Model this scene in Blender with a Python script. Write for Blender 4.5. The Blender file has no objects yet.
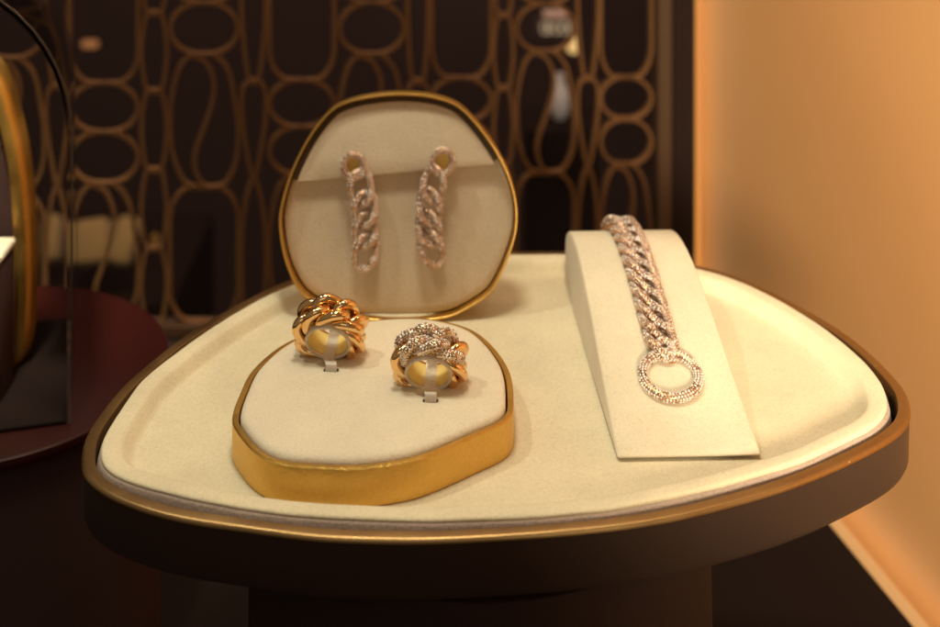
import bpy, bmesh, math, random
from mathutils import Vector, Matrix
random.seed(7)
S = bpy.context.scene
COL = S.collection
PI = math.pi
# ------------------------------------------------------------------ camera constants (metres)
F, YH, CX, H = 1400.0, -352.0, 470.0, 0.38      # focal length / horizon / centre in photo pixels, eye height
TF = H - 0.225                                   # height of the tray floor

def at(px, py, h):
    """photo pixel -> point on the horizontal plane h below the eye"""
    Y = h * F / (py - YH)
    return Vector(((px - CX) * Y / F, Y, H - h))

def at_z(px, py, Y):
    return Vector(((px - CX) * Y / F, Y, H - (py - YH) * Y / F))

# ------------------------------------------------------------------ object helpers
def tag(o, label=None, cat=None, group=None, kind=None):
    if label: o['label'] = label
    if cat: o['category'] = cat
    if group: o['group'] = group
    if kind: o['kind'] = kind
    return o

def empty(name, loc, label=None, cat=None, group=None):
    o = bpy.data.objects.new(name, None)
    o.empty_display_size = 0.01
    COL.objects.link(o); o.location = loc
    return tag(o, label, cat, group)

class MB:
    def __init__(s): s.v = []; s.f = []; s.m = []; s.sm = []
    def add(s, vs, fs, mi=0, smooth=True):
        b = len(s.v); s.v += [tuple(v) for v in vs]
        for f in fs:
            s.f.append([b + i for i in f]); s.m.append(mi); s.sm.append(smooth)
    def mesh(s, name, mats, ang=38):
        me = bpy.data.meshes.new(name); me.from_pydata(s.v, [], s.f)
        for m in (mats if isinstance(mats, (list, tuple)) else [mats]): me.materials.append(m)
        me.polygons.foreach_set('material_index', s.m)
        me.polygons.foreach_set('use_smooth', s.sm)
        me.update()
        bm = bmesh.new(); bm.from_mesh(me); bmesh.ops.recalc_face_normals(bm, faces=bm.faces); bm.to_mesh(me); bm.free()
        if ang: me.set_sharp_from_angle(angle=math.radians(ang))
        return me
    def build(s, name, mats, parent=None, ang=38):
        return link(name, s.mesh(name, mats, ang), parent)

def link(name, me, parent=None, M=None):
    o = bpy.data.objects.new(name, me); COL.objects.link(o)
    if parent: o.parent = parent
    if M is not None: o.matrix_local = M
    return o

def crom(pts, n, closed=True):
    """resample a Catmull-Rom curve through pts to n points, evenly by length"""
    P = [Vector(p) for p in pts]; m = len(P); out = []
    segs = m if closed else m - 1
    for i in range(segs):
        if closed: a, b, c, d = P[(i-1) % m], P[i], P[(i+1) % m], P[(i+2) % m]
        else: a, b, c, d = P[max(i-1, 0)], P[i], P[i+1], P[min(i+2, m-1)]
        for k in range(16):
            t = k / 16
            out.append(0.5 * ((2*b) + (c-a)*t + (2*a-5*b+4*c-d)*t*t + (3*b-a-3*c+d)*t**3))
    if not closed: out.append(P[-1])
    return resample(out, n, closed)

def resample(Q, n, closed=True):
    Q = list(Q)
    if closed: Q.append(Q[0])
    L = [0]
    for a, b in zip(Q, Q[1:]): L.append(L[-1] + (b-a).length)
    out = []; j = 0; cnt = n if closed else n - 1
    for k in range(n):
        t = L[-1] * k / cnt
        while j < len(L) - 2 and L[j+1] < t: j += 1
        u = (t - L[j]) / max(L[j+1]-L[j], 1e-12)
        out.append(Q[j].lerp(Q[j+1], min(max(u, 0), 1)))
    return out

def smooth_loop(P, it):
    n = len(P)
    for _ in range(it): P = [(P[i-1] + 2*P[i] + P[(i+1) % n]) / 4 for i in range(n)]
    return P

def area2(P): return sum(P[i-1].x*P[i].y - P[i].x*P[i-1].y for i in range(len(P)))

def inset(P, d):
    """inset a closed 2D outline (counter clockwise) by d (negative grows it)"""
    n = len(P); out = []
    if d > .0062:
        Q = inset(P, .006); c = sum(Q, Vector((0, 0)))/n
        r = sum((q-c).length for q in Q)/n; k = 1-(d-.006)/r
        return [c + (q-c)*k for q in Q]
    for i in range(n):
        t = (P[(i+1) % n] - P[i-1]).normalized()
        out.append(Vector((P[i].x - t.y*d, P[i].y + t.x*d)))
    return out

def loft(P, rows, cap0=False, cap1=False, mb=None, mi=0, plane=None, jit=None):
    """stack insets of outline P: rows of (inset, height)"""
    mb = mb or MB(); n = len(P); vs = []
    for r, (d, z) in enumerate(rows):
        Q = inset(P, d)
        for i, q in enumerate(Q):
            zz = z + (jit(i, r) if jit else 0)
            vs.append(plane(q.x, q.y, zz) if plane else (q.x, q.y, zz))
    fs = []
    for r in range(len(rows)-1):
        for i in range(n):
            j = (i+1) % n
            fs.append([r*n+i, r*n+j, (r+1)*n+j, (r+1)*n+i])
    if cap0: fs.append([i for i in range(n)][::-1])
    if cap1: fs.append([(len(rows)-1)*n+i for i in range(n)])
    mb.add(vs, fs, mi); return mb

def box(mb, c, s, bev=0.0, mi=0, M=None):
    """bevelled box: centre, full sizes"""
    hx, hy, hz = s[0]/2, s[1]/2, s[2]/2; b = min(bev, hx*.9, hy*.9, hz*.9)
    def ring(e, z):
        k = []
        for sx, sy in ((1, 1), (-1, 1), (-1, -1), (1, -1)):
            for a in range(4):
                t = a/3*PI/2 + {(1, 1): 0, (-1, 1): PI/2, (-1, -1): PI, (1, -1): 1.5*PI}[(sx, sy)]
                k.append((sx*(hx-b)+math.cos(t)*(b-e), sy*(hy-b)+math.sin(t)*(b-e), z))
        return k
    if b > 0:
        R = [ring(b*.95, -hz), ring(b*.3, -hz+b*.3), ring(0, -hz+b), ring(0, hz-b), ring(b*.3, hz-b*.3), ring(b*.95, hz)]
    else:
        R = [[(hx, hy, z), (-hx, hy, z), (-hx, -hy, z), (hx, -hy, z)] for z in (-hz, hz)]
    n = len(R[0]); vs = [Vector(p) for r in R for p in r]
    vs = [(M @ p if M else p) + Vector(c) for p in vs]
    fs = [[r*n+i, r*n+(i+1) % n, (r+1)*n+(i+1) % n, (r+1)*n+i] for r in range(len(R)-1) for i in range(n)]
    fs += [[i for i in range(n)][::-1], [(len(R)-1)*n+i for i in range(n)]]
    mb.add(vs, fs, mi, smooth=b > 0)

def revolve(mb, prof, c=(0, 0, 0), n=64, mi=0, cap0=True, cap1=True):
    vs = [(c[0]+r*math.cos(2*PI*i/n), c[1]+r*math.sin(2*PI*i/n), c[2]+z) for r, z in prof for i in range(n)]
    fs = [[r*n+i, r*n+(i+1) % n, (r+1)*n+(i+1) % n, (r+1)*n+i] for r in range(len(prof)-1) for i in range(n)]
    if cap0: fs.append([i for i in range(n)][::-1])
    if cap1: fs.append([(len(prof)-1)*n+i for i in range(n)])
    mb.add(vs, fs, mi)

# ------------------------------------------------------------------ materials
def mat(name, base, rough=0.5, metal=0.0, **kw):
    m = bpy.data.materials.new(name); m.use_nodes = True
    nt = m.node_tree; b = nt.nodes['Principled BSDF']
    b.inputs['Base Color'].default_value = (*base, 1)
    b.inputs['Roughness'].default_value = rough
    b.inputs['Metallic'].default_value = metal
    for k, v in kw.items(): b.inputs[k.replace('_', ' ')].default_value = v
    return m

def noise(nt, scale, detail=3, vec=None, rough=.55):
    n = nt.nodes.new('ShaderNodeTexNoise'); n.inputs['Scale'].default_value = scale
    n.inputs['Detail'].default_value = detail; n.inputs['Roughness'].default_value = rough
    if vec: nt.links.new(vec, n.inputs['Vector'])
    return n

def coords(nt):
    t = nt.nodes.new('ShaderNodeTexCoord'); return t.outputs['Object']

def ramp(nt, fac, stops):
    r = nt.nodes.new('ShaderNodeValToRGB'); e = r.color_ramp.elements
    while len(e) < len(stops): e.new(0.5)
    for el, (p, c) in zip(e, stops):
        el.position = p; el.color = (*c, 1) if len(c) == 3 else c
    nt.links.new(fac, r.inputs['Fac']); return r

def bump(nt, h, strength, dist, prev=None):
    b = nt.nodes.new('ShaderNodeBump'); b.inputs['Strength'].default_value = strength
    b.inputs['Distance'].default_value = dist; nt.links.new(h, b.inputs['Height'])
    if prev: nt.links.new(prev, b.inputs['Normal'])
    return b.outputs['Normal']

def suede(name, c, dark=.86, nap=1700, strength=.5):
    """brushed microfibre: fine nap, faint blotches, a little lint"""
    m = mat(name, c, .95, 0, Sheen_Weight=.18, Sheen_Roughness=.5, Specular_IOR_Level=.12)
    nt = m.node_tree; b = nt.nodes['Principled BSDF']; co = coords(nt)
    n1 = noise(nt, nap, 4, co); n2 = noise(nt, 42, 4, co); n3 = noise(nt, 900, 3, co)
    r1 = ramp(nt, n2.outputs['Fac'], [(.3, tuple(x*.90 for x in c)), (.7, tuple(min(x*1.04, .92) for x in c))])
    r2 = ramp(nt, n1.outputs['Fac'], [(.28, (dark,)*3), (.6, (1, 1, 1))])
    r3 = ramp(nt, n3.outputs['Fac'], [(.25, (.9, .88, .84)), (.42, (1, 1, 1))])
    a = nt.nodes.new('ShaderNodeMixRGB'); a.blend_type = 'MULTIPLY'; a.inputs[0].default_value = 1
    nt.links.new(r1.outputs[0], a.inputs[1]); nt.links.new(r2.outputs[0], a.inputs[2])
    a2 = nt.nodes.new('ShaderNodeMixRGB'); a2.blend_type = 'MULTIPLY'; a2.inputs[0].default_value = 1
    nt.links.new(a.outputs[0], a2.inputs[1]); nt.links.new(r3.outputs[0], a2.inputs[2])
    nt.links.new(a2.outputs[0], b.inputs['Base Color'])
    nb = bump(nt, n1.outputs['Fac'], strength, .00025)
    nb = bump(nt, n3.outputs['Fac'], strength*.35, .0003, nb)
    nt.links.new(nb, b.inputs['Normal'])
    return m

def metal(name, c, rough, var=.08, scale=900, bstr=.08, stretch=None):
    m = mat(name, c, rough, 1.0)
    nt = m.node_tree; b = nt.nodes['Principled BSDF']; co = coords(nt)
    if stretch:
        mp = nt.nodes.new('ShaderNodeMapping'); mp.inputs['Scale'].default_value = stretch
        nt.links.new(co, mp.inputs['Vector']); co = mp.outputs['Vector']
    n1 = noise(nt, scale, 4, co); n2 = noise(nt, 60, 3, co)
    r = ramp(nt, n2.outputs['Fac'], [(.3, (max(rough-var, .02),)*3), (.7, (rough+var,)*3)])
    nt.links.new(r.outputs[0], b.inputs['Roughness'])
    rc = ramp(nt, n1.outputs['Fac'], [(.3, tuple(x*.9 for x in c)), (.7, c)])
    nt.links.new(rc.outputs[0], b.inputs['Base Color'])
    nt.links.new(bump(nt, n1.outputs['Fac'], bstr, .0002), b.inputs['Normal'])
    return m

def emit(name, c, s):
    m = mat(name, (0, 0, 0), .6); b = m.node_tree.nodes['Principled BSDF']
    b.inputs['Emission Color'].default_value = (*c, 1); b.inputs['Emission Strength'].default_value = s
    return m

M_tray = suede('cream_suede_tray', (.80, .72, .53))
M_padedge = suede('mauve_grey_felt', (.46, .36, .31), .75, 1300, .9)
M_ringpad = suede('ivory_suede', (.80, .72, .575), .88, 1500, .6)
M_wedge = suede('ivory_felt', (.78, .70, .545), .88, 1500, .55)
M_ear = suede('beige_suede', (.68, .56, .42), .9, 1500, .45)
M_goldbase = metal('satin_gold_leather', (.78, .49, .13), .40, .09, 1100, .8)
M_goldrim = metal('satin_gold', (.74, .46, .13), .40, .06, 1200, .12)
M_bronze = metal('bronze_trim', (.45, .29, .13), .40, .07, 1200, .15)
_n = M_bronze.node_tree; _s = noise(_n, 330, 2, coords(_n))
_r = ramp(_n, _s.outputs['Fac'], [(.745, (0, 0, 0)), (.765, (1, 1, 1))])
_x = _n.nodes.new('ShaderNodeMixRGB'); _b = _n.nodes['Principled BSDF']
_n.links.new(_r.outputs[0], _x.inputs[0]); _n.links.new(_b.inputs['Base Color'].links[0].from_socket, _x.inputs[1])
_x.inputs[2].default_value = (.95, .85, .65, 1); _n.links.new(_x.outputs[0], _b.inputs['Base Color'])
M_body = mat('dark_bronze_lacquer', (.055, .033, .025), .42, 0.25, Coat_Weight=.15, Coat_Roughness=.3)
M_gold = metal('polished_gold', (.95, .62, .29), .10, .04, 300, .02)
M_rose = metal('rose_gold', (.55, .28, .14), .28, .05, 500, .05)
M_gem = mat('diamond', (.74, .62, .55), .05, .75, IOR=2.4, Specular_IOR_Level=.7)
M_inner = mat('pale_gold_liner', (.88, .69, .25), .5, .15)
M_clip = mat('clear_plastic_clip', (.86, .78, .70), .25, 0, Transmission_Weight=.3, IOR=1.45)
M_slot = mat('slot_shadow', (.05, .03, .02), .9)
M_lattice = mat('bronze_lattice', (.150, .069, .025), .5, .35)
M_post = mat('dark_wood_post', (.055, .026, .012), .5, .1)
M_black = mat('dark_wall_paint', (.050, .027, .025), .8)
M_red = mat('red_lacquer', (.028, .0040, .0036), .4, 0, Specular_IOR_Level=.2)
M_redside = mat('dark_red_lacquer_side', (.055, .028, .026), .7, Specular_IOR_Level=.15)
M_cush = suede('tan_cushion_cloth', (.42, .29, .14))
M_cab = mat('dark_cabinet', (.016, .009, .008), .8, Specular_IOR_Level=.1)
M_floor = mat('dark_floor', (.016, .010, .009), .8, Specular_IOR_Level=.05)
M_edge = mat('polished_glass_edge', (.09, .06, .045), .25, 0, Specular_IOR_Level=.6)
M_glass = bpy.data.materials.new('clear_glass'); M_glass.use_nodes = True
_n = M_glass.node_tree; _n.nodes.clear()
_o = _n.nodes.new('ShaderNodeOutputMaterial'); _m = _n.nodes.new('ShaderNodeMixShader'); _t = _n.nodes.new('ShaderNodeBsdfTransparent'); _g = _n.nodes.new('ShaderNodeBsdfGlossy'); _f = _n.nodes.new('ShaderNodeFresnel')
_t.inputs[0].default_value = (.95, .93, .91, 1); _g.inputs['Roughness'].default_value = .03; _f.inputs[0].default_value = 1.3
_n.links.new(_f.outputs[0], _m.inputs[0]); _n.links.new(_t.outputs[0], _m.inputs[1]); _n.links.new(_g.outputs[0], _m.inputs[2]); _n.links.new(_m.outputs[0], _o.inputs['Surface'])
M_led = emit('warm_led', (1, .37, .075), .78)
M_led2 = emit('floor_led', (1, .48, .16), .70)
M_lamp = emit('lamp_glow', (1, .62, .22), .85)
M_striplamp = emit('strip_lamp_glow', (1, .38, .12), .32)
M_sign = mat('sign_metal', (.55, .45, .28), .4, .3)
M_pale = mat('pale_mauve', (.55, .50, .55), .4)

M_gemd = mat('diamond_dark', (.46, .36, .31), .05, .85, IOR=2.4)
M_gemb = mat('diamond_glint', (.93, .88, .84), .08, .0, IOR=2.4, Specular_IOR_Level=.9)
GEMS = [M_gem, M_gemd, M_gemb]  # bright and dark copies put the stones' glints into their colour

# right wall: orange satin panel
M_wall = mat('orange_satin_panel', (.56, .27, .085), .5)
nt = M_wall.node_tree; co = coords(nt)
n = noise(nt, 9, 2, co); r = ramp(nt, n.outputs['Fac'], [(.3, (.62, .31, .125)), (.7, (.66, .34, .145))])
nt.links.new(r.outputs[0], nt.nodes['Principled BSDF'].inputs['Base Color'])
n = noise(nt, 700, 3, co); nt.links.new(bump(nt, n.outputs['Fac'], .08, .0003), nt.nodes['Principled BSDF'].inputs['Normal'])

# ------------------------------------------------------------------ the setting
WD = Vector((-.256, 1, 0)).normalized()          # direction of the right wall, towards the back
LD = Vector((1, .256, 0)).normalized()           # direction of the lattice, towards the right
CORNER = Vector((.1216, .75, 0))

def slab(q, z0, z1):
    mb = MB(); n = len(q)
    mb.add([(p[0], p[1], z) for z in (z0, z1) for p in q], [[i, (i+1) % n, n+(i+1) % n, n+i] for i in range(n)] + [list(range(n))[::-1], list(range(n, 2*n))], smooth=False)
    return mb
k0 = CORNER + LD*.02 + Vector((0, .012, 0)); k1 = CORNER - LD*1.5 + Vector((0, .012, 0))
tag(slab([(-1.35, -.6), (.95, -.6), (.95, k0.y), (k0.x, k0.y), (k1.x, k1.y)], -.06, 0).build('floor', M_floor, None, 0), kind='structure')
tag(slab([(-2.2, -1.2), (2.2, -1.2), (2.2, 2.6), (-2.2, 2.6)], -.95, -.9).build('shop_floor', M_floor, None, 0), kind='structure')
mb = MB(); mb.add([(-2.2, 2.2, -.9), (2.2, 2.2, -.9), (2.2, 2.2, 1.5), (-2.2, 2.2, 1.5)], [[0, 1, 2, 3]])
o = mb.build('back_wall', M_black); tag(o, 'black wall far behind the bronze lattice screen', 'wall')

# right wall panel, 12 mm thick
mb = MB()
p0 = CORNER; p1 = CORNER - WD*1.05; nrm = Vector((1, .256, 0)).normalized()
b = [p0, p1, p1 + nrm*.012, p0 + nrm*.012]
mb.add([q + Vector((0, 0, z)) for z in (-.005, 1.0) for q in b], [[0, 4, 5, 1], [1, 5, 6, 2], [2, 6, 7, 3], [3, 7, 4, 0], [4, 7, 6, 5], [0, 1, 2, 3]], smooth=False)
wall = mb.build('wall_panel', M_wall, None, 0)
tag(wall, 'plain glowing orange wall panel on the right, lit along its edges', 'wall')
def bar(a, b, w, m, name, parent):
    d = (b-a); mb = MB(); L = d.length
    Mx = d.to_track_quat('Z', 'Y').to_matrix().to_4x4()
    box(mb, (a+b)/2, (w, w, L), w*.3, 0, Mx)
    return mb.build(name, m, parent)
e = -nrm*.0012
bar(p0 + e - WD*.004 + Vector((0, 0, .005)), p0 + e - WD*.004 + Vector((0, 0, .95)), .0026, M_led, 'light_strip', wall)
bar(p0 + e + Vector((0, 0, .0025)) - WD*.004, p1 + e + Vector((0, 0, .0025)), .004, M_led2, 'light_strip', wall)

# ------------------------------------------------------------------ lattice screen
def lat(px, py):
    # plane through CORNER along LD
    k = LD.y / LD.x; c = CORNER.y - k*CORNER.x
    Y = c / (1 - k*(px-CX)/F)
    return at_z(px, py, Y)
LN = Vector((-LD.y, LD.x, 0))                    # away from the camera

def sweep_rect(mb, P, w, d, closed=True):
    n = len(P); vs = []
    for i in range(n):
        a = P[i-1] if (closed or i > 0) else P[i]; c = P[(i+1) % n] if (closed or i < n-1) else P[i]
        t = (c-a).normalized(); s = t.cross(LN).normalized()
        for u, v in ((-.5, -.35), (-.35, -.5), (.35, -.5), (.5, -.35), (.5, .5), (-.5, .5)):
            vs.append(P[i] + s*(u*w) + LN*(v*d))
    m = 6; fs = []
    for i in range(n if closed else n-1):
        j = (i+1) % n
        for k in range(m): fs.append([i*m+k, i*m+(k+1) % m, j*m+(k+1) % m, j*m+k])
    mb.add(vs, fs)

def uv_path(pts, x0, y0, x1, y1, n, closed=True):
    return [lat(x0+(x1-x0)*p.x, y0+(y1-y0)*p.y) for p in crom([Vector((u, v)) for u, v in pts], n, closed)]

def rrect(x0, y0, x1, y1, rx, ry, mb, ex=2.0):
    P = []
    for cx, cy, a0 in ((x1-rx, y0+ry, -90), (x1-rx, y1-ry, 0), (x0+rx, y1-ry, 90), (x0+rx, y0+ry, 180)):
        for k in range(9):
            a = math.radians(a0 + 90*k/8); c, s = math.cos(a), math.sin(a)
            P.append(Vector((cx + rx*math.copysign(abs(c)**(2/ex), c), cy + ry*math.copysign(abs(s)**(2/ex), s))))
    P = resample(P, 72)
    sweep_rect(mb, [lat(p.x, p.y) for p in P], LW, LDP)

LW, LDP = .0019, .0035
S_OUT = [(.5, 0), (.68, .015), (.86, .13), (.95, .35), (1, .55), (.97, .8), (.82, .965), (.62, 1), (.4, 1), (.2, .95), (.04, .75), (0, .5), (.03, .3), (.14, .1), (.3, .01)]
S_IN = [(.34, .012), (.52, .06), (.64, .2), (.62, .36), (.5, .55), (.38, .72), (.36, .85), (.45, .965), (.54, .995)]
def c_oval(mb, x0, x1, y0, y1): rrect(x0, y0, x1, y1, (x1-x0)*.42, (y1-y0)*.5, mb, 1.9)
def c_tall(mb, x0, x1, y0, y1): rrect(x0, y0, x1, y1, (x1-x0)*.30, 30, mb, 1.8)
def c_rect(mb, x0, x1, y0, y1):
    w = x1-x0; P = [(.3, 0), (.7, 0), (.86, .1), (.98, .4), (.98, .6), (.86, .9), (.7, 1), (.3, 1), (.14, .9), (.02, .6), (.02, .4), (.14, .1)]
    sweep_rect(mb, uv_path(P, x0, y0, x1, y1, 64), LW, LDP)
def c_v(mb, x0, x1, y0, y1):
    P = [(.35, 0), (.65, 0), (.92, .15), (1, .4), (.92, .7), (.7, .985), (.5, 1), (.3, .985), (.08, .7), (0, .4), (.08, .15)]
    sweep_rect(mb, uv_path(P, x0, y0, x1, y1, 64), LW, LDP)
def c_lens(mb, x0, x1, y0, y1):
    P = [(.35, 0), (.65, 0), (.92, .07), (1, .25), (.92, .5), (.72, .8), (.55, .99), (.45, .99), (.28, .8), (.08, .5), (0, .25), (.08, .07)]
    sweep_rect(mb, uv_path(P, x0, y0, x1, y1, 64), LW, LDP)
def c_arch(mb, x0, x1, y0, y1):
    P = [(.45, .005), (.55, .005), (.75, .1), (.93, .3), (1, .6), (.9, .92), (.65, 1), (.35, 1), (.1, .92), (0, .6), (.07, .3), (.25, .1)]
    sweep_rect(mb, uv_path(P, x0, y0, x1, y1, 64), LW, LDP)
def c_s(mb, x0, x1, y0, y1):
    sweep_rect(mb, uv_path(S_OUT, x0, y0, x1, y1, 90), LW, LDP)
    sweep_rect(mb, uv_path(S_IN, x0, y0, x1, y1, 44, False), LW, LDP, False)
T, O, SS, R_, V, LE, AR = c_tall, c_oval, c_s, c_rect, c_v, c_lens, c_arch
COLS = [(-24, 44, [(O, -46, 5), (O, 5, 58), (SS, 58, 193), (T, 193, 330)]),
        (46, 68, [(V, -60, 86), (LE, 86, 186), (AR, 186, 330)]),
        (70, 138, [(T, -50, 83), (O, 83, 132), (O, 132, 183), (SS, 183, 326)]),
        (141, 167, [(R_, -65, 13), (R_, 13, 91), (R_, 91, 170), (R_, 170, 248), (R_, 248, 324)]),
        (170, 238, [(O, -46, 3), (O, 3, 54), (SS, 54, 187), (T, 187, 322)]),
        (241, 266, [(V, -60, 81), (LE, 81, 179), (AR, 179, 320)]),
        (269, 334, [(T, -50, 80), (O, 80, 127), (O, 127, 175), (SS, 175, 318)]),
        (339, 404, [(O, -45, 3), (O, 3, 54), (SS, 54, 185), (T, 185, 316)]),
        (407, 428, [(R_, -62, 81), (LE, 81, 175), (AR, 175, 314)]),
        (431, 491, [(T, -50, 78), (O, 78, 121), (O, 121, 168), (SS, 168, 312)]),
        (493, 513, [(R_, -62, 15), (R_, 15, 88), (R_, 88, 165), (R_, 165, 240), (R_, 240, 310)]),
        (516, 574, [(O, -43, 4), (O, 4, 51), (SS, 51, 172), (T, 172, 308)]),
        (577, 598, [(V, -55, 78), (LE, 78, 167), (AR, 167, 306)]),
        (600, 651, [(T, -50, 77), (O, 77, 118), (O, 119, 164), (SS, 164, 304)])]
scr = empty('lattice_screen', CORNER - LD*.3, 'bronze openwork lattice screen of ovals and curls behind the jewellery', 'screen')
off = Matrix.Translation(-(CORNER - LD*.3))
mb = MB()
for x0, x1, cells in COLS:
    for fn, y0, y1 in cells:
        sh = cells[-1][2] - cells[0][1]
        fn(mb, x0, x1, y0, y1); fn(mb, x0, x1, y0-sh, y1-sh)
o = mb.build('openwork', M_lattice, scr); o.matrix_local = off
mb = MB()
def vbar(x0, x1, y0, y1, d):
    a = [lat(x0, y0), lat(x1, y0), lat(x1, y1), lat(x0, y1)]
    a = [p - LN*(d/2) for p in a] + [p + LN*(d/2) for p in a]
    mb.add(a, [[0, 1, 2, 3], [7, 6, 5, 4], [0, 4, 5, 1], [1, 5, 6, 2], [2, 6, 7, 3], [3, 7, 4, 0]], smooth=False)
vbar(655, 668, -420, 520, .010)
o = mb.build('post', M_post, scr, 0); o.matrix_local = off
mb = MB(); vbar(671, 693.5, -420, 520, .006)
o = mb.build('edge_panel', M_cab, scr, 0); o.matrix_local = off
mb = MB(); vbar(-60, 654, 322, 331, .012)
o = mb.build('bottom_rail', M_post, scr, 0); o.matrix_local = off
mb = MB(); vbar(-60, 654, 331.5, 520, .010)
o = mb.build('base_board', M_black, scr, 0); o.matrix_local = off

# ------------------------------------------------------------------ display table: tray with pad, rim, body, pedestal
RIM = [(81,465),(84,438.7),(98,415.7),(121,387),(146.6,364),(185,334.5),(223,311.5),(261.5,291),(287,280),(330,268.5),(400,257),(470,252),(540,250.5),(600,251.5),(650,256),(698,265),(731,273.5),(769,290),(807.6,309.5),(846,333),(874,355.5),(897,379),(908,394),(911.4,411.7),(907,424.5),(889,440),(853,459),(815,476),(776.6,490),(731,503),(687.6,514),(636.6,523.4),(580,530),(520,535),(433,539.5),(356.6,538.7),(310,536),(248.7,528),(172,516),(121,500),(95.5,486),(83,473)]
PAD = [(100.6,455),(102,440),(111,423.4),(136,386),(146.6,375),(185,344.7),(223,319),(261.5,297.4),(292,284),(340,270),(400,260),(470,255),(540,253.5),(600,254.5),(650,259),(700,268.5),(744,282),(795,308),(833,333.5),(864,360),(882,383),(887.6,401),(886,412),(873.6,425.7),(840,442.5),(802,460),(751,475.5),(700,489.5),(624,505.5),(560,513),(520,516),(443,519),(382,518),(310,514.5),(248.7,507.7),(185,495),(134,482),(111,471.5),(102,462)]
def outline(px, h, n, sm=3, c=Vector((0, 0))):
    P = [at(x, y, h) for x, y in px]; P = [Vector((p.x, p.y)) for p in P]
    P = smooth_loop(crom(P, n), sm)
    if area2(P) < 0: P.reverse()
    return [p - c for p in P]
TC = Vector((.003, .42))
table = empty('display_table', (TC.x, TC.y, 0), 'low display table with rounded triangular bronze-rimmed tray lined in cream suede', 'display table')
rim = outline(RIM, .2222, 260, 4, TC)
rz = H - .2222
loft(rim, [(.0036, rz-.0075), (.0036, rz-.0002), (.0034, rz), (.0009, rz), (.00055, rz-.0001), (.00022, rz-.0004), (.00005, rz-.0008), (0, rz-.0013), (.0006, rz-.0015)]).build('rim', M_bronze, table, 30)
loft(rim, [(.030, rz-.0172), (.004, rz-.0170), (.0015, rz-.0160), (.0006, rz-.0140), (.0003, rz-.0017), (.0012, rz-.0014)], cap0=True).build('body', M_body, table)
pad = outline(PAD, .2208, 320, 3, TC)
pz = H - .2208
rj = [random.gauss(0, 1) for _ in range(320)]
rj = [(rj[i-2]+rj[i-1]+rj[i]*1.5+rj[(i+1) % 320]+rj[(i+2) % 320])/5*.00011 for i in range(320)]
rows = [(.0003, pz-.0012), (.0001, pz-.0008), (.0002, pz-.0004), (.0006, pz-.0001), (.0013, pz), (.0042, pz), (.0050, pz-.0002)]
for k in range(1, 9):
    t = k/8; rows.append((.0050+.0036*t, pz-.0002-.0040*(t*t*(3-2*t))))
rows += [(.013, pz-.0042), (.022, pz-.0042)]
loft(pad, rows, cap1=True, jit=lambda i, r: rj[i]*(1 if r < 4 else .2)).build('pad', M_tray, table, 60)
loft(pad, [(-.0012, pz-.0062), (-.0010, pz-.0040), (-.0004, pz-.0018), (-.0001, pz-.0012), (.0012, pz-.0010)], jit=lambda i, r: rj[i]*.8).build('pad_edge', M_padedge, table, 60)
mb = MB(); revolve(mb, [(.074, 0), (.074, .010), (.070, .013), (.068, rz-.018)], (0, 0, 0), 72)
mb.build('pedestal', mat('dark_pedestal_lacquer', (.035, .021, .018), .7, Specular_IOR_Level=.1), table)

# ------------------------------------------------------------------ ring stand
RP = [(239,415.7),(245.7,393.7),(260,367),(293,341.5),(341,326),(385,320),(425,319.6),(462,327.7),(484,342),(502.5,368),(507,397),(502,415.7),(469,432),(425,450.6),(396,458),(356,462.7),(319,461.6),(282,458),(260,447),(244,428.6)]
SC = Vector((-.027, .402))
stand = empty('ring_stand', (SC.x, SC.y, TF+.0001), 'low gold sided stand with ivory suede top holding two rings', 'jewellery stand')
rp = outline(RP, .2140, 220, 2, SC)
HR = .0105
loft(rp, [(-.0017, 0), (-.0019, .0003), (-.0019, HR-.0004), (-.0015, HR), (-.0004, HR), (-.0002, HR-.0002), (-.0002, HR-.004)], cap0=True).build('gold_base', M_goldbase, stand, 22)
loft(rp, [(.0005, HR-.004), (.0004, HR-.0004), (.0006, HR+.0004), (.0012, HR+.0010), (.0020, HR+.0013), (.0034, HR+.0015), (.006, HR+.0015), (.015, HR+.0016)], cap1=True).build('suede_top', M_ringpad, stand, 60)
PADTOP = TF + .0001 + HR + .0016

# ------------------------------------------------------------------ earring stand
ES = [(278.5,228),(280,207),(290,173),(308,137),(328,111.5),(344,102),(368,96),(400,93),(431,95.5),(455,103),(471,116),(491,141),(507,169),(516.5,201),(517,228),(511,252),(499,280),(487,297),(460,314),(443,319.5),(418,322),(380,322),(345,318),(312,303),(296,287),(284,260)]
LEAN = math.radians(12.5)
EY, EX = .467, -.0237
def face_uv(px, py, off=0.0):
    """photo pixel -> (across, up) on the leaning face plane moved off metres towards the viewer"""
    t = math.tan(LEAN); e0 = EY - off/math.cos(LEAN)
    Y = (e0 + t*.225) / (1 + t*(py-YH)/F)
    X = (px-CX)*Y/F; z = .225 - (py-YH)*Y/F
    return Vector((X - EX, z/math.cos(LEAN) - off*math.tan(LEAN)))
epl = empty('earring_stand', (EX, EY, TF), 'upright round gold-rimmed stand with beige suede face and flap holding two earrings', 'jewellery stand')
def fplane(u, v, w):     # w = distance towards the viewer
    return Vector((u, math.sin(LEAN)*v - math.cos(LEAN)*w, math.cos(LEAN)*v + math.sin(LEAN)*w))
es = [face_uv(x, y) for x, y in ES]; es = smooth_loop(crom(es, 220), 1)
if area2(es) < 0: es.reverse()
loft(es, [(.0004, -.0105), (.0000, -.0100), (0, -.0003), (.0002, 0), (.0006, 0), (.0008, -.0002), (.0008, -.0080)], cap0=True, plane=fplane).build('gold_rim', M_goldrim, epl, 25)
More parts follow.
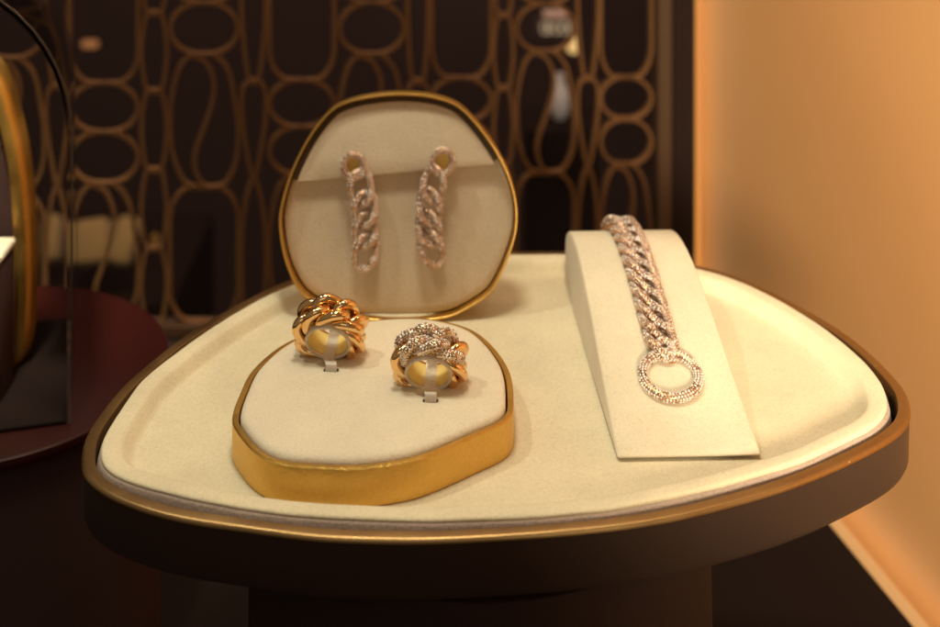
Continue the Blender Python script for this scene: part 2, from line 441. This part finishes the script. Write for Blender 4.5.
mb = MB(); box(mb, fplane(.001, .026, -.0235), (.022, .0022, .058), .0006, 0, Matrix.Rotation(math.radians(20), 4, 'X')); mb.build('back_strut', M_goldrim, epl)
loft(es, [(.0012, -.0075), (.0013, -.0062), (.0019, -.0057), (.004, -.0055), (.012, -.0054)], cap1=True, plane=fplane).build('suede_face', M_ear, epl, 60)
# flap: the part of the outline above the slanting edge, raised off the face
fa, fb = face_uv(286, 186.5), face_uv(501, 166.5)
fl = inset(es, .0031)
d = (fb-fa).normalized(); nn = Vector((-d.y, d.x))
fi = resample([p for p in fl], 300)
k0 = min(range(300), key=lambda i: (fi[i]-fb).length)
up = [fi[(k0+i) % 300] for i in range(300) if (fi[(k0+i) % 300]-fa).dot(nn) > .0002]
fb, fa = up[0], up[-1]
P = resample(up, 150, False)
P = P + [fa.lerp(fb, t/30) for t in range(1, 30)]
if area2(P) < 0: P.reverse()
loft(P, [(0, -.0060), (0, -.0027), (.0001, -.0025), (.0003, -.0024)], cap1=True, plane=fplane).build('flap', M_ear, epl, 50)

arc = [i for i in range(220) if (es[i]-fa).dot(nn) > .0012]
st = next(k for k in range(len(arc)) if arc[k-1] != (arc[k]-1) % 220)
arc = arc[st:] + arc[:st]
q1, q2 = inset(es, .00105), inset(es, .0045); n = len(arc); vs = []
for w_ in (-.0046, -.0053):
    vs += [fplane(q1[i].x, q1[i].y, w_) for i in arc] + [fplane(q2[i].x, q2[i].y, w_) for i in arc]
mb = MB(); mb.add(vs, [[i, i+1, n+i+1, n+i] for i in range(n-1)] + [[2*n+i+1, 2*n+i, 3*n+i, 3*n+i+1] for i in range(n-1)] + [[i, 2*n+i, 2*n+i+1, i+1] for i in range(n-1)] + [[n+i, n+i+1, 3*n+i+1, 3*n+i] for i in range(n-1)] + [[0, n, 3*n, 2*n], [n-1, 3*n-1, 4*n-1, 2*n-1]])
mb.build('groove_shade', mat('groove_shade_brown', (.10, .06, .025), .6, .2), epl, 40)  # brown strip added for the rim's shade in the recess above the flap

# ------------------------------------------------------------------ bracelet stand
PROF = [(.3874, .0009), (.3872, .0015), (.3880, .0021), (.400, .0056), (.410, .0086), (.4184, .0113), (.4295, .0151), (.4441, .0195), (.454, .0220), (.463, .0236), (.471, .0243), (.479, .0239), (.486, .0224), (.492, .0197), (.4955, .0160), (.4968, .010), (.4970, .0002)]
WB = Vector((.0607, .3872))
bst = empty('bracelet_stand', (WB.x, WB.y, TF), 'tall curved ivory felt ramp holding a diamond bracelet', 'jewellery stand')
pr = crom([Vector((a-.3872, b)) for a, b in PROF], 120, False)
mb = MB(); vs = []; n = len(pr); SK = -.0815; HW = .0200
sx = [(-HW, .0007), (-HW+.0002, .0003), (-HW+.0007, 0), (-.012, 0), (0, 0), (.012, 0), (HW-.0007, 0), (HW-.0002, .0003), (HW, .0007)]
for a, dd in sx:
    for i, p in enumerate(pr):
        t = (pr[min(i+1, n-1)] - pr[max(i-1, 0)]).normalized()
        q = p + Vector((t.y, -t.x))*dd
        vs.append((a + q.x*SK - a/HW*q.x*.018, q.x + (a+HW)*.03, max(q.y, .0001)))
fs = [[a*n+i, (a+1)*n+i, (a+1)*n+i+1, a*n+i+1] for a in range(len(sx)-1) for i in range(n-1)]
fs += [[i for i in range(n)], [(len(sx)-1)*n+i for i in range(n)][::-1]]
mb.add(vs, fs); mb.build('felt_ramp', M_wedge, bst, 50)

# ------------------------------------------------------------------ chain links
def link_curve(A, B, C, skew, n, ex=2.3):
    out = []
    for i in range(n*4):
        t = 2*PI*i/(n*4); c, s = math.cos(t), math.sin(t)
        a = A*math.copysign(abs(c)**(2/ex), c); b = B*math.copysign(abs(s)**(2/ex), s)
        out.append(Vector((a + skew*b, b, C*math.sin(2*t))))
    return smooth_loop(resample(out, n), 2)

def frames(P, axis=None):
    n = len(P); fr = []
    for i in range(n):
        t = (P[(i+1) % n]-P[i-1]).normalized()
        z = axis(P[i]) if axis else Vector((0, 0, 1))
        u = (z - t*z.dot(t)).normalized(); fr.append((t, u, t.cross(u)))
    return fr

def tube(mb, P, r, mi=0, sides=14, axis=None, ry=None):
    fr = frames(P, axis); n = len(P); vs = []
    for p, (t, u, v) in zip(P, fr):
        for k in range(sides):
            a = 2*PI*k/sides
            vs.append(p + u*(math.cos(a)*r) + v*(math.sin(a)*(ry or r)))
    fs = [[i*sides+k, ((i+1) % n)*sides+k, ((i+1) % n)*sides+(k+1) % sides, i*sides+(k+1) % sides] for i in range(n) for k in range(sides)]
    fs = [f[::-1] for f in fs]
    mb.add(vs, fs, mi)

GW = [5, 1.5, 3]
def gem(mb, p, d, g, mi):
    d = (d + Vector((random.gauss(0, .2), random.gauss(0, .2), random.gauss(0, .2)))).normalized()
    a = d.orthogonal().normalized(); b = d.cross(a); ph = random.random()*PI; m = 8; vs = []
    for rr, hh, tw in ((1.0, -.12, 0), (1.0, .10, 0), (.80, .42, .5), (.46, .62, 0)):
        for k in range(m):
            t = ph + 2*PI*(k+tw)/m
            vs.append(p + (a*math.cos(t) + b*math.sin(t))*(g*rr) + d*(g*hh))
    fs = []
    for r in range(3):
        for k in range(m): fs.append([r*m+k, r*m+(k+1) % m, (r+1)*m+(k+1) % m, (r+1)*m+k])
    fs.append([3*m+k for k in range(m)])
    mb.add(vs, fs, mi + random.choices((0, 1, 2), GW)[0], smooth=False)

def pave(mb, P, r, g, lo, hi, mi=1, axis=None, keep=None, gap=1.2):
    """rows of gems along tube P between angles lo..hi (degrees from 'up')"""
    fr = frames(P, axis); n = len(P)
    step = math.degrees(2*math.asin(min(g*gap*.93/r, .99)))
    rows = max(1, int((hi-lo)/step)+1)
    for k in range(rows):
        a = math.radians(lo + (hi-lo)*(k+.5)/rows)
        dirs = [(u*math.cos(a) + v*math.sin(a)) for (t, u, v) in fr]
        Q = [p + d*r for p, d in zip(P, dirs)]
        L = [0]
        for i in range(n): L.append(L[-1] + (Q[(i+1) % n]-Q[i]).length)
        cnt = max(6, int(L[-1]/(2*g*gap))); j = 0
        for m in range(cnt):
            tt = (m + .5*(k % 2))/cnt*L[-1]
            j = 0
            while j < n-1 and L[j+1] < tt: j += 1
            f = (tt-L[j])/max(L[j+1]-L[j], 1e-9)
            p = Q[j].lerp(Q[(j+1) % n], f); d = dirs[j].lerp(dirs[(j+1) % n], f).normalized()
            if keep is None or keep(p, d): gem(mb, p, d, g, mi)

# bracelet ---------------------------------------------------------
def surf(s_or_y):
    """height of the ramp surface at depth Y (world)"""
    q = s_or_y - .3872 - .0009
    for a, b in zip(pr, pr[1:]):
        if a.x <= q <= b.x and b.x > a.x: return a.y + (b.y-a.y)*(q-a.x)/(b.x-a.x)
    return 0
# path over the ramp (x, y, z): follows profile with an offset
path2 = [p for p in pr if p.x > .0285]
BR = .00126; lift = .0018
def bx(yw): # centre line of the chain across the ramp
    return .0578 + (.424 - yw)*.085
raw = []
for i, p in enumerate(path2):
    t = (path2[min(i+1, len(path2)-1)] - path2[max(i-1, 0)]).normalized(); nrm2 = Vector((-t.y, t.x))
    q = p + nrm2*lift
    raw.append((Vector((bx(q.x+.3872), q.x+.3872+.0009, TF+q.y)), Vector((0, nrm2.x, nrm2.y))))
Lr = [0]
for a, b in zip(raw, raw[1:]): Lr.append(Lr[-1] + (b[0]-a[0]).length)
def on_path(s):
    j = 0
    while j < len(Lr)-2 and Lr[j+1] < s: j += 1
    f = (s-Lr[j])/max(Lr[j+1]-Lr[j], 1e-9)
    p = raw[j][0].lerp(raw[j+1][0], f); nz = raw[j][1].lerp(raw[j+1][1], f).normalized()
    t = (raw[j+1][0]-raw[j][0]).normalized(); nz = (nz - t*nz.dot(t)).normalized()
    return p, t, nz
bra = empty('diamond_bracelet', (.0576, .424, TF+.014), 'rose gold diamond curb chain bracelet with round ring clasp draped over the ivory ramp', 'bracelet')
BI = Matrix.Translation(-Vector(bra.location))
PITCH = .0068
lp = [Vector((p.x, -p.y, p.z)) for p in link_curve(.0057, .0039, .00155, -.45, 72)]
mb = MB(); tube(mb, lp, BR, 0, 12)
GW = [8, .4, 1.6]; pave(mb, lp, BR, .00038, -80, 80)
blink = mb.mesh('link', [M_rose] + GEMS, 60)
def mat_from(p, t, nz):
    w = nz.cross(t); Mx = Matrix.Identity(4)
    for i in range(3): Mx[i][0], Mx[i][1], Mx[i][2], Mx[i][3] = t[i], w[i], nz[i], p[i]
    return Mx
s = .0082; cnt = 0
while s < Lr[-1]-.003:
    link('link', blink, bra, BI @ mat_from(*on_path(s))); s += PITCH; cnt += 1
# big ring clasp lying on the slope
def torus_obj(name, R, r, p, t, nz, parent, base, mats, g, lo, hi, oval=1.0, n=96):
    P = [Vector((R*oval*math.cos(2*PI*i/n), R*math.sin(2*PI*i/n), 0)) for i in range(n)]
    mb = MB(); tube(mb, P, r, 0, 14); pave(mb, P, r, g, lo, hi)
    return link(name, mb.mesh(name, mats, 60), parent, base @ mat_from(p, t, nz))
yc = .4124; tsl = Vector((-.085, 1, (surf(.420)-surf(.404))/.016)).normalized(); nsl = Vector((1, 0, 0)).cross(tsl).normalized()
cpt = Vector(((670.5-CX)*yc/F, yc, TF+surf(yc)+.0017))
GW = [3, .5, 6]
torus_obj('ring_clasp', .0082, .00128, cpt, tsl, nsl, bra, BI, [M_rose] + GEMS, .00040, -140, 140)
# connector loop standing through the clasp
cp = cpt + tsl*.0086 + nsl*.0012
torus_obj('connector_loop', .0024, .0009, cp, (tsl*.9+nsl*.35).normalized(), (nsl*.9-tsl*.35).normalized(), bra, BI, [M_rose] + GEMS, .00034, -130, 130, 1.15, 48)

# earrings -----------------------------------------------------------
elp = {}; GW = [7.5, .8, 2]
for sgn in (1, -1):
    P = link_curve(.0053, .0036, .00118, -.38, 64)
    if sgn < 0: P = [Vector((p.x, -p.y, p.z)) for p in P]
    mb = MB(); tube(mb, P, .00108, 0, 12); pave(mb, P, .00108, .00038, -80, 80)
    elp[sgn] = mb.mesh('link', [M_rose] + GEMS, 60)
P = [Vector((.0039*math.cos(2*PI*i/56), .0035*math.sin(2*PI*i/56), 0)) for i in range(56)]
mb = MB(); tube(mb, P, .00100, 0, 12); pave(mb, P, .00100, .00040, -115, 115)
etop = mb.mesh('top_link', [M_rose] + GEMS, 60)
EOFF = .0002
def earring(pts, sgn, label):
    c0 = fplane(*face_uv(*pts[0], EOFF), EOFF) + Vector((EX, EY, TF))
    root = empty('diamond_earring', c0, label, 'earring', 'pair of diamond chain earrings')
    nz = Vector((0, -math.cos(LEAN), math.sin(LEAN)))
    W = []
    for x, y in pts: W.append(fplane(*face_uv(x, y, EOFF), EOFF) + Vector((EX, EY, TF)) - c0)
    for i, p in enumerate(W):
        a = W[max(i-1, 0)]; b = W[min(i+1, len(W)-1)]
        t = (a-b).normalized(); t = (t - nz*t.dot(nz)).normalized()
        q = p - nz*(.0004*i)
        if i == 0: link('top_link', etop, root, mat_from(q, t, nz))
        else: link('link', elp[sgn], root, mat_from(q, t, nz))
    mb = MB(); revolve(mb, [(.0005, -.0024), (.0026, -.0022), (.0028, -.0016), (.0026, -.0012), (.0012, -.0011)], n=28)
    o = link('stud', mb.mesh('stud', M_goldrim), root, mat_from(Vector((0, 0, 0)), Vector((1, 0, 0)).cross(nz) * -1, nz))
earring([(353.5, 166), (361, 188), (364.5, 209.5), (365, 231), (365, 253)], 1, 'left diamond curb chain earring hanging from the beige flap, above the plain gold ring')
earring([(442.5, 162), (433.5, 185), (429.5, 207), (429, 229), (431, 249)], -1, 'right diamond curb chain earring hanging from the beige flap, above the diamond-topped ring')

# rings ----------------------------------------------------------------
def ring_link(R, A, B, C, r, skew, paved, n=72):
    P0 = link_curve(A, B, C, skew, n)
    P = []
    for p in P0:
        a = p.x/R; P.append(Vector(((R+p.z)*math.sin(a), -p.y, (R+p.z)*math.cos(a))))
    ax = lambda p: Vector((p.x, 0, p.z)).normalized()
    mb = MB(); tube(mb, P, r, 0, 16, ax)
    if paved: pave(mb, P, r, .00043, -125, 125, 1, ax, lambda p, d: math.hypot(p.x, p.z) > .0077)
    for i, v in enumerate(mb.v):
        q = math.hypot(v[0], v[2])
        if q < .0068: mb.v[i] = (v[0]*.0068/q, v[1], v[2]*.0068/q)
    return mb.mesh('link', [M_gold] + GEMS, 60)

GW = [4, 1.6, 4]
def make_ring(loc, label, npave, yaw, lean, roll, scale=1.0):
    root = empty('chain_ring', loc, label, 'ring')
    root.rotation_euler = (-lean, 0, yaw); root.scale = (scale,)*3
    N = 8; R = .0086
    kw = dict(R=R, A=.0051, B=.0034, C=.00200, r=.00155, skew=-.45)
    plain = ring_link(paved=False, **kw); pv = ring_link(paved=True, **dict(kw, r=.00135, C=.0018)) if npave else None
    for i in range(N):
        a = 2*PI*i/N + roll
        d = min(i, N-i)
        me = pv if (pv and d <= npave) else plain
        link('link', me, root, Matrix.Rotation(a, 4, 'Y'))
    mb = MB(); prof = [(.0072, -.0036), (.0072, .0036), (.0067, .0037), (.0065, .0034), (.0065, -.0034), (.0067, -.0037)]
    n = 72; m = len(prof)
    vs = [(q*math.sin(2*PI*i/n), y, q*math.cos(2*PI*i/n)) for i in range(n) for q, y in prof]
    mb.add(vs, [[i*m+k, i*m+(k+1) % m, ((i+1) % n)*m+(k+1) % m, ((i+1) % n)*m+k] for i in range(n) for k in range(m)])
    mb.build('band', M_inner, root)
    return root

def make_clip(ring, loc, label, base_pt, yaw, lean):
    root = empty('ring_clip', loc, label, 'ring clip', 'clear plastic ring clips')
    Rm = Matrix.Rotation(yaw, 4, 'Z') @ Matrix.Rotation(-lean, 4, 'X')
    # sleeve lining the ring
    mb = MB(); prof = [(.0066, -.0050), (.0069, -.0046), (.0069, -.0039), (.0062, -.0039), (.0060, -.0046), (.0062, -.0050)]
    n = 64; m = len(prof)
    vs = [Rm @ Vector((q*math.sin(2*PI*i/n), y, q*math.cos(2*PI*i/n))) for i in range(n) for q, y in prof]
    mb.add(vs, [[i*m+k, i*m+(k+1) % m, ((i+1) % n)*m+(k+1) % m, ((i+1) % n)*m+k] for i in range(n) for k in range(m)])
    mb.build('sleeve', M_clip, root)
    # strap: from the slot up over the front lip, through the sleeve, up its back
    b = Vector(base_pt) - Vector(loc)
    pts = [b + Vector((0, .0006, -.004)), b, b + Vector((0, .0003, .0022)),
           Rm @ Vector((0, -.0060, -.0052)), Rm @ Vector((0, -.0046, -.0056)), Rm @ Vector((0, 0, -.0061)), Rm @ Vector((0, .0034, -.0061)), Rm @ Vector((0, .0054, -.0050)), Rm @ Vector((0, .0060, -.001)), Rm @ Vector((0, .0060, .0035))]
    C = crom(pts, 60, False); xs = (Rm @ Vector((1, 0, 0))); w, th = .00165, .00025
    mb = MB(); vs = []
    for i, p in enumerate(C):
        t = (C[min(i+1, 59)]-C[max(i-1, 0)]).normalized(); nn = xs.cross(t).normalized()
        vs += [p - xs*w - nn*th, p + xs*w - nn*th, p + xs*w + nn*th, p - xs*w + nn*th]
    fs = [[i*4+k, i*4+(k+1) % 4, i*4+4+(k+1) % 4, i*4+4+k] for i in range(59) for k in range(4)] + [[0, 1, 2, 3], [239, 238, 237, 236]]
    mb.add(vs, fs); mb.build('strap', M_clip, root, 30)
    mb = MB(); box(mb, b + Vector((0, .0004, .00012)), (.0044, .0009, .0006), .0001); mb.build('slot', M_slot, root)

def put_ring(px, zc, hc, label, cliplabel, npave, yaw, lean, roll, strap_y):
    X = (px-CX)*zc/F; loc = Vector((X, zc, PADTOP + hc))
    r = make_ring(loc, label, npave, yaw, lean, roll, .95)
    bp = at(px + .5, strap_y, H-PADTOP)
    make_clip(r, loc, cliplabel, bp, yaw, lean)
put_ring(330.5, .4205, .0080, 'plain polished gold curb chain ring at the back left of the ivory stand', 'clear plastic clip strap through the plain gold ring', 0, math.radians(-6), math.radians(-24), .10, 371.5)
put_ring(430, .4045, .0070, 'gold curb chain ring with diamond paved top links, front right on the ivory stand', 'clear plastic clip strap through the diamond-topped ring', 1, math.radians(-4), math.radians(-24), .02, 402)

# ------------------------------------------------------------------ neighbouring display on the left
PC = Vector((-.1817, .527)); PZ = H - .27
pl = empty('round_plinth', (PC.x, PC.y, 0), 'round plinth with glossy red top, partly hidden behind the tray on the left', 'plinth')
mb = MB(); revolve(mb, [(.0655, PZ-.0045), (.0664, PZ-.004), (.0667, PZ-.0022), (.0664, PZ-.0006), (.0655, PZ)], n=120); mb.build('red_top', M_red, pl)
mb = MB(); revolve(mb, [(.0635, 0), (.0635, PZ-.0046)], n=120); mb.build('side', M_redside, pl)
# arched glass case
gx0, gx1, gy0, gy1 = -.262, -.1385, .4868, .565
gc = empty('glass_case', ((gx0+gx1)/2, (gy0+gy1)/2, PZ), 'clear arched glass case standing on the red topped plinth', 'glass case')
wd = (gx1-gx0)/2; hh = .100
arch = [Vector((wd, 0))] + [Vector((wd, hh*k/6)) for k in range(1, 7)]
arch += [Vector((wd*math.cos(a), hh + .062*math.sin(a))) for a in [PI*k/24 for k in range(1, 24)]]
arch += [Vector((-wd, hh*(6-k)/6)) for k in range(0, 7)]
mb = MB(); th = .0016
inn = []
for p in arch:
    c = Vector((0, min(p.y, hh))); q = (p-c)
    inn.append(c + q*(1-th/max(q.length, .001)))
n = len(arch); d2 = (gy1-gy0)/2
vs = [(p.x, y, p.y) for y in (-d2, d2) for p in arch] + [(p.x, y, p.y) for y in (-d2, d2) for p in inn]
fs = []
for i in range(n-1):
    fs += [[i, i+1, n+i+1, n+i], [2*n+i+1, 2*n+i, 3*n+i, 3*n+i+1], [i+1, i, 2*n+i, 2*n+i+1], [n+i, n+i+1, 3*n+i+1, 3*n+i]]
fs += [[0, n, 3*n, 2*n], [2*n-1, n-1, 3*n-1, 4*n-1]]
mb.add(vs, fs); mb.build('glass_shell', M_glass, gc, 40)
mb = MB(); box(mb, (0, 0, .0008), (2*wd-.004, 2*d2-.001, .0014), .0003); mb.build('base_plate', M_cab, gc)
mb = MB(); ed = [Vector((p.x, -d2-.0004, p.y+.0002)) for p in arch]
tube(mb, ed + ed[::-1][1:-1], .0004, 0, 6, lambda p: Vector((0, -1, 0)))
mb.build('polished_edge', M_edge, gc)
gc.rotation_euler = (0, 0, math.radians(15))
gc.location = Vector((gx1, gy0, PZ)) - Matrix.Rotation(math.radians(15), 3, 'Z') @ Vector((wd, -d2, 0)) + Vector((0, 0, .0002))
# gold rimmed stand inside it (only its right edge is in frame)
gs = empty('gold_rimmed_stand', (-.205, .52, PZ), 'gold rimmed upright stand inside the glass case at the left edge', 'jewellery stand')
OUT = [at_z(x, y, .52) for x, y in [(-14, 62), (2, 84), (12, 120), (19, 150), (24, 185), (27, 225), (28.5, 265), (28, 310), (25, 350), (18, 376)]]
OUT = [Vector((p.x+.205, p.z-PZ)) for p in OUT]
half = crom(OUT, 50, False)
cxm = -.018
loop = half + [Vector((2*cxm - p.x, p.y)) for p in half[::-1]]
loop = smooth_loop(resample(loop, 140), 2)
zmin = min(p.y for p in loop); loop = [Vector((p.x, p.y - zmin + .0002)) for p in loop]
if area2(loop) < 0: loop.reverse()
vplane = lambda u, v, w: Vector((u, -w, v))
loft(loop, [(.0005, -.012), (0, -.0115), (0, -.006), (.0003, -.0032), (.0013, -.0012), (.0030, -.0003), (.0050, 0), (.0054, -.0004), (.0054, -.004)], cap0=True, plane=vplane).build('gold_rim', M_goldbase, gs)
loft(loop, [(.0057, -.005), (.0058, -.0034), (.008, -.003)], cap1=True, plane=vplane).build('dark_face', M_redside, gs)
# small cushion in front of it
cc = at_z(-2, 252, .505)
mb = MB(); box(mb, (0, 0, 0), (.0100, .020, .0034), .0015)
cq = mb.build('cushion', M_ringpad); cq.location = cc + Vector((-.0015, 0, 0)); tag(cq, 'small white cushion on a dark riser inside the glass case', 'cushion')
mb = MB(); box(mb, (0, 0, 0), (.0085, .016, cc.z-.0023-PZ-.0002), .0008)
cr = mb.build('cushion_riser', M_redside); cr.location = Vector((cc.x-.001, cc.y, (cc.z-.0023+PZ)/2)); tag(cr, 'thin dark riser under the small white cushion', 'riser')

# ------------------------------------------------------------------ far shop interior seen through the lattice
def far_shelf(px0, px1, py, Y):
    a, b = at_z(px0, py, Y), at_z(px1, py, Y)
    mb = MB(); box(mb, ((a.x+b.x)/2, Y+.02, (a.z-.8998)/2), (b.x-a.x, .16, a.z+.8998), .002)
    return mb
o = far_shelf(20, 190, 266, 1.05).build('side_cabinet', M_cab); tag(o, 'black cabinet beyond the lattice carrying cream cushions', 'cabinet')
top = at_z(100, 266, 1.05).z
def cush(px, py, w, h, tilt, label):
    p = at_z(px, py, 1.02)
    mb = MB(); box(mb, (0, 0, 0), (w, .02, h), .004, 0, Matrix.Rotation(math.radians(tilt), 4, 'Y') @ Matrix.Rotation(math.radians(-30), 4, 'X'))
    o = mb.build('display_cushion', M_cush); o.location = p; tag(o, label, 'cushion', 'blurred cream cushions beyond the lattice')
cush(94, 242, .024, .030, -8, 'blurred wide cream cushion beyond the lattice, middle of three')
cush(125, 241, .016, .032, 10, 'blurred narrow cream cushion beyond the lattice, rightmost of three')
cush(52, 238, .012, .032, -10, 'blurred dim cream cushion seen through the glass case, leftmost of three')
mb = MB(); revolve(mb, [(.0006, -.004), (.003, -.001), (.0026, .002), (.0008, .005)], n=16)
o = mb.build('gold_ornament', M_goldrim); o.location = at_z(155, 240, 1.02); tag(o, 'tiny glinting gold ornament right of the blurred cushions', 'ornament')
a = at_z(82, 44, 1.2); b2 = at_z(98, 44, 1.2)
mb = MB(); box(mb, ((a+b2)/2), ((b2-a).length, .006, .006), .002); o = mb.build('strip_lamp', M_striplamp); tag(o, 'short dim orange lamp glowing in the dark at upper left', 'lamp')
a = at_z(543, 14, 1.1); b2 = at_z(568, 13, 1.1)
mb = MB(); box(mb, (a+b2)/2, ((b2-a).length, .006, .005), .002); o = mb.build('strip_lamp', emit('pink_glow', (1, .5, .32), .4)); tag(o, 'short pinkish lamp glowing above the ringed sign', 'lamp')
mb = MB(); revolve(mb, [(.0008, -.006), (.0045, -.004), (.005, 0), (.003, .005), (.0006, .010)], n=24)
o = mb.build('lamp_bulb', M_lamp); o.location = at_z(573.5, 46, 1.1); tag(o, 'small bright flame shaped bulb beyond the lattice', 'lamp')
sg = empty('ring_sign', at_z(557, 28, 1.06), 'small dark sign with a row of pale ring outlines beyond the lattice', 'sign')
mb = MB(); box(mb, (0, .003, 0), (.032, .003, .014), .001); mb.build('plate', M_black, sg)
mb = MB()
for cx, rw in ((-.0095, .0022), (-.0062, .0016), (.0, .0034), (.0058, .0034), (.0098, .0014)):
    P = [Vector((cx + rw*math.cos(2*PI*i/32), 0, .0042*math.sin(2*PI*i/32))) for i in range(32)]
    tube(mb, P, .00045, 0, 8, lambda p: Vector((0, -1, 0)))
mb.build('ring_emblem', emit('sign_glow', (1, .72, .42), .55), sg)
mb = MB(); revolve(mb, [(.004, -.016), (.007, -.010), (.0065, .004), (.003, .010), (.003, .016)], n=32)  # made-up slender outline for a blurred pale thing of unknown kind
o = mb.build('pale_form', M_pale); o.location = at_z(560, 96, 1.0); tag(o, 'blurred pale upright shape seen between lattice curls', 'form')
mb = MB(); vz = o.location.z - .016
box(mb, (o.location.x, 1.0, (vz-.9)/2), (.05, .05, vz+.9-.0004), .001); o = mb.build('form_stand', M_cab); tag(o, 'black pillar under the blurred pale upright shape', 'pillar')

# ------------------------------------------------------------------ light
w = bpy.data.worlds.new('World'); S.world = w; w.use_nodes = True
w.node_tree.nodes['Background'].inputs[0].default_value = (1, .76, .52, 1)
w.node_tree.nodes['Background'].inputs[1].default_value = .18
WARM = (1, .93, .685)
def area(name, loc, tgt, sx, sy, p, c=WARM, spread=180):
    l = bpy.data.lights.new(name, 'AREA'); l.shape = 'RECTANGLE'; l.size, l.size_y = sx, sy
    l.energy = p; l.color = c; l.spread = math.radians(spread)
    o = bpy.data.objects.new(name, l); COL.objects.link(o); o.location = loc
    o.rotation_euler = (Vector(tgt)-Vector(loc)).to_track_quat('-Z', 'Y').to_euler(); return o
area('overhead_light', (-.03, .385, .72), (0, .42, TF), .11, .08, 1.36)
area('overhead_light', (-.26, .40, .70), (0, .42, TF), .025, .025, .68)
area('overhead_light', (.22, .38, .72), (.02, .42, TF), .025, .025, .40)
area('overhead_light', (.06, .58, .80), (.04, .76, .33), .3, .03, .42, (1, .62, .30), 120)  # added to light the lattice, no such lamp is seen
area('overhead_light', (-.28, .9, .55), (-.28, 1.02, top), .05, .05, .09, (1, .60, .26), 90)  # extra light for the far cushions, not a real fixture
area('front_fill', (-.1, -.45, .70), (0, .45, TF), .5, .35, .45, (1, .80, .58))  # added front fill, stands in for light from outside the shop window
def spot(name, loc, tgt, p, c, ang, blend, rad):
    l = bpy.data.lights.new(name, 'SPOT'); l.energy = p; l.color = c
    l.spot_size = math.radians(ang); l.spot_blend = blend; l.shadow_soft_size = rad
    o = bpy.data.objects.new(name, l); COL.objects.link(o); o.location = loc
    o.rotation_euler = (Vector(tgt)-Vector(loc)).to_track_quat('-Z', 'Y').to_euler(); return o
def strip_light(a, b, n, p, c):
    l = bpy.data.lights.new('strip_light', 'AREA'); l.shape = 'RECTANGLE'; l.size, l.size_y = (b-a).length, .006
    l.energy = p; l.color = c
    o = bpy.data.objects.new('strip_light', l); COL.objects.link(o)
    x = (b-a).normalized(); z = -n.normalized(); y = z.cross(x)
    o.matrix_world = Matrix.Translation((a+b)/2) @ Matrix((x, y, z)).transposed().to_4x4()
spot('wall_fill', (.10, -.12, .30), (.210, .61, .15), 33, (1, .82, .54), 32, .8, .05)  # added spot that brightens the orange wall, no fixture stands there
strip_light(p0 - nrm*.012 - WD*.010 + Vector((0, 0, .02)), p0 - nrm*.012 - WD*.010 + Vector((0, 0, .55)), nrm*.8 - WD*.6, .026, (1, .68, .36))
strip_light(p0 - nrm*.012 - WD*.02 + Vector((0, 0, .010)), p1 - nrm*.012 + WD*.3 + Vector((0, 0, .010)), nrm*.75 + Vector((0, 0, .65)), .045, (1, .64, .32))
area('case_fill', (-.16, .36, .66), (-.19, .52, .27), .05, .05, .14, WARM, 22)  # put in to brighten the gold rim behind glass, source made up
area('back_wall_fill', (0, 1.5, 1.3), (0, 2.2, -.1), .9, .2, 5, (1, .62, .50), 150)  # unseen source added to lift the dark back wall

# ------------------------------------------------------------------ camera
cam = bpy.data.cameras.new('Camera'); co_ = bpy.data.objects.new('Camera', cam); COL.objects.link(co_)
co_.location = (0, 0, H); co_.rotation_euler = (math.radians(90), 0, 0)
cam.sensor_width = 36; cam.lens = F/940*36; cam.shift_y = -(313.5-YH)/940
cam.clip_start = .01; cam.clip_end = 50
cam.dof.use_dof = True; cam.dof.focus_distance = .402; cam.dof.aperture_fstop = 10.5
S.camera = co_
S.view_settings.view_transform = 'Standard'; S.view_settings.look = 'None'
S.view_settings.exposure = 0; S.view_settings.gamma = 1
S.render.resolution_x, S.render.resolution_y = 1024, 683
